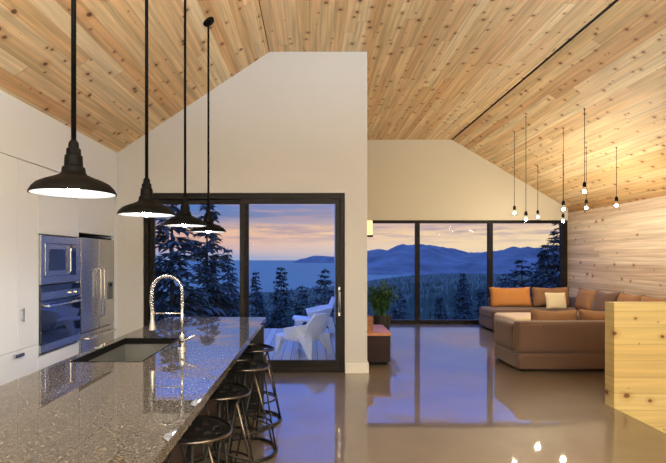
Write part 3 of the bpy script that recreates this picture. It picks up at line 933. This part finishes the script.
# ------------------------------------------------------------------ landscape
SEA = -150.0
def lerp(a, b, t): return a + (b - a) * t
PROF = [(0, -3.5), (12, -4.5), (30, -9), (60, -16), (100, -24), (300, -52), (1000, -92), (2000, -122), (3000, -140), (3900, -149)]
def shore(u):   # distance where the near land meets the bay, by bearing
    if u < .05: return 2500 + 400 * math.sin(u * 9)
    if u < .12: return lerp(2500 + 400 * math.sin(.45), 3350, (u - .05) / .07)
    if u < .27: return lerp(3350, 5300, (u - .12) / .15)
    return 5600
def land_z(x, y):
    r = math.hypot(x, y)
    u = x / max(y, 1.0) if y > 1 else (3 if x > 0 else -3)
    sh = shore(u)
    q = r * 3900 / sh if r > 800 else r * (1 + (3900 / sh - 1) * max(0, (r - 100) / 700))
    z = None
    for (a, za), (b, zb) in zip(PROF[:-1], PROF[1:]):
        if q <= b: z = lerp(za, zb, (q - a) / (b - a)); break
    if z is None: z = -149 - (q - 3900) * .05
    amp = min(14, r * .012) * min(1, max(0, (4100 - q) / 1500))
    z += amp * (mnoise.noise(Vector((x / 260, y / 260, 3))) + .5 * mnoise.noise(Vector((x / 90, y / 90, 7))))
    return z
M_land = simple('forest_floor', (.050, .075, .050), .95, var=.45, vscale=.02)
M_for = simple('conifer_forest_foliage', (.065, .115, .085), .9, var=.4, vscale=.012)
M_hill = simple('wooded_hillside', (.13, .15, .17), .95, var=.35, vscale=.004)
M_fol = simple('conifer_needles', (.065, .095, .10), .8, var=.35, vscale=.6)
M_bark = simple('conifer_bark', (.05, .035, .028), .9)
bm = bmesh.new()
rs = [0.5] + [12 * (5800 / 12) ** (k / 74) for k in range(75)]
na = 96
grid = []
for r in rs:
    row = []
    for k in range(na + 1):
        a = math.radians(-78 + 156 * k / na)
        x, y = r * math.sin(a), 5 + r * math.cos(a)
        row.append(bm.verts.new((x, y, land_z(x, y))))
    grid.append(row)
for i in range(len(rs) - 1):
    for k in range(na): bm.faces.new((grid[i][k], grid[i][k + 1], grid[i + 1][k + 1], grid[i + 1][k]))
struct('ground_hillside', bm, M_land, smooth=True)
# sea
def m_sea():
    m, nt, p = nodes('sea_water')
    N, L = nt.nodes, nt.links
    setc(p, 'Base Color', (.16, .24, .20, 1)); setc(p, 'Roughness', .5); setc(p, 'IOR', 1.2)
    g = N.new('ShaderNodeNewGeometry'); n = N.new('ShaderNodeTexNoise'); n.inputs['Scale'].default_value = .012
    L.new(g.outputs['Position'], n.inputs['Vector'])
    b = N.new('ShaderNodeBump'); b.inputs['Strength'].default_value = .15; b.inputs['Distance'].default_value = 8
    L.new(n.outputs['Fac'], b.inputs['Height']); L.new(b.outputs['Normal'], p.inputs['Normal'])
    return m
bm = bmesh.new()
vs = [bm.verts.new(p) for p in ((-30000, 300, SEA), (30000, 300, SEA), (30000, 32000, SEA), (-30000, 32000, SEA))]
bm.faces.new(vs)
struct('ground_sea', bm, m_sea())
# hills across the bay: ridge elevation angle by bearing
RID = [(-.075, -.022), (-.058, -.018), (-.045, -.010), (-.02, -.001), (.0, .004), (.03, .003), (.06, .004), (.11, .013), (.15, .017), (.19, .024), (.235, .022), (.27, .017), (.31, .014), (.36, .014), (.42, .018), (.5, .016), (.7, .02), (1.0, .02)]
def ridge(u):
    if u <= RID[0][0]: return RID[0][1] - (RID[0][0] - u) * .5
    for (a, ea), (b, eb) in zip(RID[:-1], RID[1:]):
        if u <= b:
            t_ = (u - a) / (b - a); t_ = t_ * t_ * (3 - 2 * t_)
            return lerp(ea, eb, t_)
    return RID[-1][1]
bm = bmesh.new(); rows = []
nu, nd = 260, 44
for i in range(nu + 1):
    u = -.10 + 1.15 * i / nu
    row = []
    for j in range(nd + 1):
        f = j / nd
        k_ = max(0.0, min(1.0, (u - .07) / .035)); d0 = lerp(15000, 4350, k_); y = d0 + (3850 if k_ else 4500) * f
        x = u * y
        top = EYE + ridge(u) * (d0 + 2150)
        e = max(0.0, math.sin(PI * min(1, f / .595) / 2)) if f <= .595 else math.cos(PI / 2 * (f - .595) / .405)
        nz = mnoise.fractal(Vector((x / 620, y / 620, 1)), .8, 2.1, 7)
        hgt = (top - SEA) * (e ** 1.15) * (1 + .26 * nz * (1 - .6 * e)) + (55 if u > .07 else 20) * nz * e
        row.append(bm.verts.new((x, y, SEA - 6 + hgt)))
    rows.append(row)
for i in range(nu):
    for j in range(nd): bm.faces.new((rows[i][j], rows[i + 1][j], rows[i + 1][j + 1], rows[i][j + 1]))
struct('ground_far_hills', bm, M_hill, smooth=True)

# forest nobody could count
verts, faces = [], []
rnd = random.Random(11)
def cone_tree(x, y, z, h, r):
    b = len(verts)
    n = 6
    a0 = rnd.random() * 6
    for (zz, rr) in ((.08, 1.0), (.42, .38), (.38, .72), (.72, .22), (.66, .42)):
        for k in range(n):
            a = a0 + 2 * PI * k / n
            q = rr * r * rnd.uniform(.75, 1.2)
            verts.append((x + q * math.cos(a), y + q * math.sin(a), z + h * zz))
    verts.append((x, y, z + h))
    for s0, s1 in ((0, 1), (2, 3)):
        for k in range(n): faces.append((b + s0 * n + k, b + s0 * n + (k + 1) % n, b + s1 * n + (k + 1) % n, b + s1 * n + k))
    for k in range(n): faces.append((b + 4 * n + k, b + 4 * n + (k + 1) % n, b + 5 * n))
cnt = 0
while cnt < 9000:
    q = rnd.random()
    r = 95 * (4200 / 95) ** (q ** .8)
    u = rnd.uniform(-.75, .9)
    y = r / math.sqrt(1 + u * u); x = u * y
    if r > shore(u) * .97: continue
    h = rnd.uniform(7, 17) * (1 + .25 * (r > 800))
    cone_tree(x, y, land_z(x, y) - 1, h, h * rnd.uniform(.17, .27)); cnt += 1
me = bpy.data.meshes.new('forest'); me.from_pydata(verts, [], faces); me.update()
fo = link('forest', me, M_for)
tag(fo, 'dense dark conifer forest covering the slope down to the bay', 'forest', kind='stuff')

# individual conifers
def conifer_mesh(H, R, seedv, levels=30, per=8):
    rnd = random.Random(seedv)
    v, f = [], []
    def tri_blade(p, d, ln, wd, droop):
        s = d.cross(Vector((0, 0, 1)))
        if s.length < 1e-3: s = Vector((1, 0, 0))
        s = s.normalized() * wd
        b = len(v)
        tip = p + d * ln - Vector((0, 0, droop * ln))
        mid = p + d * ln * .45 - Vector((0, 0, droop * ln * .15))
        v.extend([p, mid + s, tip, mid - s, mid + Vector((0, 0, -wd * .7))])
        f.extend([(b, b + 1, b + 2), (b, b + 2, b + 3), (b, b + 4, b + 1), (b + 1, b + 4, b + 2), (b + 2, b + 4, b + 3), (b + 3, b + 4, b)])
    for i in range(levels):
        q = (i + rnd.random() * .6) / levels
        z = H * (.06 + .94 * q)
        Lb = R * (1 - q) ** .8 * rnd.uniform(.75, 1.12) + .12
        for k in range(max(3, int(per * (1 - q * .55)))):
            a = rnd.random() * 2 * PI
            ll = Lb * rnd.uniform(.6, 1.15)
            d = Vector((math.cos(a), math.sin(a), rnd.uniform(-.5, .3) + .35 * q))
            nt_ = max(4, int(ll / .19))
            for j in range(nt_):
                s = (j + .6) / nt_
                p = Vector((0, 0, z)) + d * ll * s - Vector((0, 0, .22 * ll * s * s))
                for sg in (-1, 1):
                    a2 = a + sg * rnd.uniform(.5, 1.1)
                    dd = Vector((math.cos(a2), math.sin(a2), rnd.uniform(-.3, .2)))
                    tri_blade(p, dd, (.28 + .34 * ll * (1 - s * .6)) * rnd.uniform(.7, 1.2), .07 + .03 * ll, rnd.uniform(.1, .6))
            tri_blade(Vector((0, 0, z)) + d * ll * .25, d, ll * .8, .05, .2)
    tri_blade(Vector((0, 0, H * .96)), Vector((0.02, 0, 1)), H * .05, .04, 0)
    me = bpy.data.meshes.new('conifer_foliage'); me.from_pydata([tuple(p) for p in v], [], f); me.update()
    me.materials.append(M_fol)
    tm = bmesh.new(); add_tube(tm, [(0, 0, 0), (0, 0, H * .5), (0, 0, H * .98)], [H * .014, H * .008, H * .0015], 8)
    t2 = bpy.data.meshes.new('conifer_trunk'); tm.to_mesh(t2); tm.free(); t2.materials.append(M_bark)
    return me, t2, H
KINDS = [conifer_mesh(14, 3.0, 1, 52, 11), conifer_mesh(12, 2.3, 2, 44, 10), conifer_mesh(10, 2.3, 3, 34, 9)]
def tree(px, D, ytop, kind, label, wide=1.0):
    me, tr, H = KINDS[kind]
    x = (px - CX) * D / F
    zt = EYE + (CY - ytop) * D / F
    zb = land_z(x, D) - .3
    s = (zt - zb) / H
    t = thing('conifer_tree', label, 'tree', (x, D, zb), rnd.random() * 6, group='conifers outside')
    t.scale = (s * wide, s * wide, s)
    link('foliage', me, None, t); link('trunk', tr, None, t)
    return t
tree(207, 19, 200, 0, 'large dark spruce filling the middle of the left door pane', 1.0)
tree(172, 16, 178, 1, 'dark spruce behind the faucet at the left edge of the glass door', 1.1)
tree(228, 30, 248, 1, 'lower spruce leaning into view at the middle door post', .9)
tree(256, 34, 271, 1, 'small spruce top just right of the middle door post', .8)
tree(281, 30, 266, 1, 'spruce top above the white deck chair, seen against the sea', .9)
tree(325, 33, 268, 2, 'spruce near the right edge of the glass door', 1.0)
tree(302, 48, 285, 2, 'low spruce top just above the backrest of the nearest deck chair', 1.1)
tree(463, 60, 272, 0, 'lone pointed conifer in the middle window, rising from the forest', .9)
tree(560, 24, 216, 0, 'tall dark conifer at the right edge of the right-hand window', 1.0)
tree(548, 30, 243, 1, 'dark conifer left of the tall one in the right-hand window', 1.2)
tree(522, 42, 258, 2, 'rounded conifer in the middle of the right-hand window', 1.2)
tree(506, 55, 272, 2, 'low conifer behind the orange cushion in the right-hand window', 1.2)
tree(536, 50, 262, 1, 'slim conifer between the rounded one and the dark one, right-hand window', 1.1)
tree(400, 70, 292, 2, 'low conifer above the potted plant in the left window', 1.2)
tree(440, 80, 295, 1, 'low conifer in the middle window, left of the lone pointed one', 1.2)
tree(482, 66, 288, 1, 'conifer beside the second window post, right of the lone pointed one', 1.1)

# ------------------------------------------------------------------ world: dusk sky
W = bpy.data.worlds.new('dusk'); S.world = W; W.use_nodes = True
nt = W.node_tree; N, L = nt.nodes, nt.links
bg = N['Background']
tc = N.new('ShaderNodeTexCoord'); sp = N.new('ShaderNodeSeparateXYZ'); L.new(tc.outputs['Generated'], sp.inputs[0])
def WM(op, a, b=None, c=None, clamp=False):
    n = N.new('ShaderNodeMath'); n.operation = op; n.use_clamp = clamp
    for i, x in enumerate((a, b, c)):
        if x is None: continue
        if isinstance(x, (int, float)): n.inputs[i].default_value = x
        else: L.new(x, n.inputs[i])
    return n.outputs[0]
mp = N.new('ShaderNodeMapping'); mp.inputs['Scale'].default_value = (3.0, 3.0, 34.0); mp.inputs['Location'].default_value = (.7, 0, .4)
L.new(tc.outputs['Generated'], mp.inputs['Vector'])
nz = N.new('ShaderNodeTexNoise'); nz.inputs['Scale'].default_value = 1.0; nz.inputs['Detail'].default_value = 6; nz.inputs['Roughness'].default_value = .55
L.new(mp.outputs[0], nz.inputs['Vector'])
elev = WM('ADD', sp.outputs['Z'], WM('MULTIPLY', WM('SUBTRACT', nz.outputs['Fac'], .5), .035))
# the sunset side (to the right) keeps its warmth higher up
az = WM('DIVIDE', sp.outputs['X'], WM('MAXIMUM', sp.outputs['Y'], .05))
warm = N.new('ShaderNodeMapRange'); warm.inputs['From Min'].default_value = -.25; warm.inputs['From Max'].default_value = .30; L.new(az, warm.inputs['Value'])
def ramp(stops):
    r = N.new('ShaderNodeValToRGB'); e = r.color_ramp.elements
    while len(e) < len(stops): e.new(.5)
    for i, (q, c) in enumerate(stops): e[i].position = q; e[i].color = (*c, 1)
    L.new(WM('MULTIPLY', elev, 2.0, clamp=True), r.inputs['Fac'])
    return r
ZEN = (.20, .58, 2.1)
rl = ramp([(0.0, (.28, .37, .62)), (.03, (.56, .43, .52)), (.08, (.78, .46, .38)), (.115, (.92, .55, .28)), (.14, (.34, .32, .46)), (.165, (.11, .20, .43)), (.35, (.09, .27, .85)), (.6, (.12, .46, 2.0)), (1, ZEN)])
rr = ramp([(0.0, (.72, .58, .48)), (.04, (.95, .72, .45)), (.10, (.95, .70, .42)), (.135, (.74, .50, .42)), (.18, (.50, .38, .42)), (.28, (.22, .30, .54)), (.42, (.12, .32, 1.0)), (.62, (.13, .46, 2.0)), (1, ZEN)])
mx = N.new('ShaderNodeMix'); mx.data_type = 'RGBA'; L.new(warm.outputs[0], mx.inputs[0]); L.new(rl.outputs[0], mx.inputs[6]); L.new(rr.outputs[0], mx.inputs[7])
mp2 = N.new('ShaderNodeMapping'); mp2.inputs['Scale'].default_value = (8.0, 8.0, 95.0); mp2.inputs['Location'].default_value = (2.3, .4, 1.4)
L.new(tc.outputs['Generated'], mp2.inputs['Vector'])
nz2 = N.new('ShaderNodeTexNoise'); nz2.inputs['Scale'].default_value = 1.0; nz2.inputs['Detail'].default_value = 7; nz2.inputs['Roughness'].default_value = .6
L.new(mp2.outputs[0], nz2.inputs['Vector'])
cm = N.new('ShaderNodeMapRange'); cm.inputs['From Min'].default_value = .48; cm.inputs['From Max'].default_value = .62; cm.inputs['To Max'].default_value = .85
L.new(nz2.outputs['Fac'], cm.inputs['Value'])
ch = N.new('ShaderNodeMapRange'); ch.inputs['From Min'].default_value = .02; ch.inputs['From Max'].default_value = .05; L.new(sp.outputs['Z'], ch.inputs['Value'])
cl = N.new('ShaderNodeMix'); cl.data_type = 'RGBA'; L.new(WM('MULTIPLY', cm.outputs[0], ch.outputs[0]), cl.inputs[0]); L.new(mx.outputs[2], cl.inputs[6]); cl.inputs[7].default_value = (.46, .34, .40, 1)
L.new(cl.outputs[2], bg.inputs['Color']); bg.inputs['Strength'].default_value = 1.0

# ------------------------------------------------------------------ unseen fill lamps added behind the camera to brighten the room
def fill_globe_light(x, y, z, label, mat):  # invented globe on a rod, added as fill for the whole room
    t = thing('fill_globe', label, 'pendant lamp', (x, y, z), group='added fill globes behind the camera')
    obj('globe', lathe([(0 if k in (0, 14) else .2 * math.sin(PI * k / 14), -.2 * math.cos(PI * k / 14)) for k in range(15)], n=24), M_bulbglass, t, smooth=True)
    obj('bulb', lathe([(0, -.08), (.06, -.05), (.08, 0), (.06, .05), (0, .08)], n=16), mat, t, smooth=True)
    lamp_light(t, 'POINT', 220, (.76, .90, 1.0), (0, 0, 0), .10)
    zc = ceil_z(x) - z
    obj('rod', tube([(0, 0, .2), (0, 0, zc)], .008, 8), M_black, t)
M_globe = emit('fill_globe_glow', (.86, .95, 1.0), 20)
for gx, gy, gl in ((1.0, -.9, 'added fill globe light, out of view, the one nearest the island'), (2.3, -1.3, 'added fill globe light, out of view, the one nearest the stair opening'),
                   (1.0, -2.6, 'added fill globe light, out of view, behind the one nearest the island'), (2.3, -3.4, 'added fill globe light, out of view, closest to the rear wall')):
    fill_globe_light(gx, gy, 2.3, gl, M_globe)

M_up = emit('fill_uplight_glow', (.92, .96, 1.0), 20)  # invented uplights, added out of view to brighten the ceiling
for ux, uy, ul in ((-1.6, -2.3, 'added fill uplight, out of view, behind the island end'), (1.2, -1.9, 'added fill uplight, out of view, in the middle of the rear room'), (4.2, -1.6, 'added fill uplight, out of view, beyond the stair opening')):
    t = thing('fill_uplight', ul, 'fill light', (ux, uy, 0), group='added fill uplights behind the camera')
    obj('base', lathe([(0, 0), (.15, 0), (.15, .015), (.02, .03), (0, .03)], n=32), M_black, t)
    obj('pole', tube([(0, 0, .03), (0, 0, 1.72)], .012, 10), M_black, t, smooth=True)
    obj('bowl', lathe([(.0, 1.72), (.03, 1.72), (.14, 1.78), (.18, 1.84), (.174, 1.84), (.135, 1.787), (.02, 1.73), (0, 1.73)], n=36), M_black, t, smooth=True)
    obj('light_disc', lathe([(0, 1.80), (.12, 1.80), (.12, 1.805), (0, 1.805)], n=28), M_up, t)
    lamp_light(t, 'AREA', 640, (.78, .92, 1.0), (0, 0, 1.81), .12, (PI, 0, 0))

# ------------------------------------------------------------------ camera and view
cam = bpy.data.cameras.new('camera'); co = bpy.data.objects.new('camera', cam); C.objects.link(co)
co.location = (0, 0, EYE); co.rotation_euler = (PI / 2, 0, 0)
cam.sensor_width = 36; cam.lens = F / 666 * 36
cam.shift_x = (333 - CX) / 666; cam.shift_y = (CY - 231.5) / 666
cam.clip_end = 60000; cam.clip_start = .05
S.camera = co
S.view_settings.view_transform = 'Standard'; S.view_settings.look = 'None'; S.view_settings.gamma = 1
S.view_settings.exposure = 0.0
S.view_settings.use_curve_mapping = False
cy = S.cycles
cy.use_denoising = True; cy.denoising_prefilter = 'NONE'
cy.max_bounces = 8; cy.diffuse_bounces = 5; cy.glossy_bounces = 5; cy.transparent_max_bounces = 12
cy.sample_clamp_indirect = 6; cy.caustics_reflective = False; cy.caustics_refractive = False
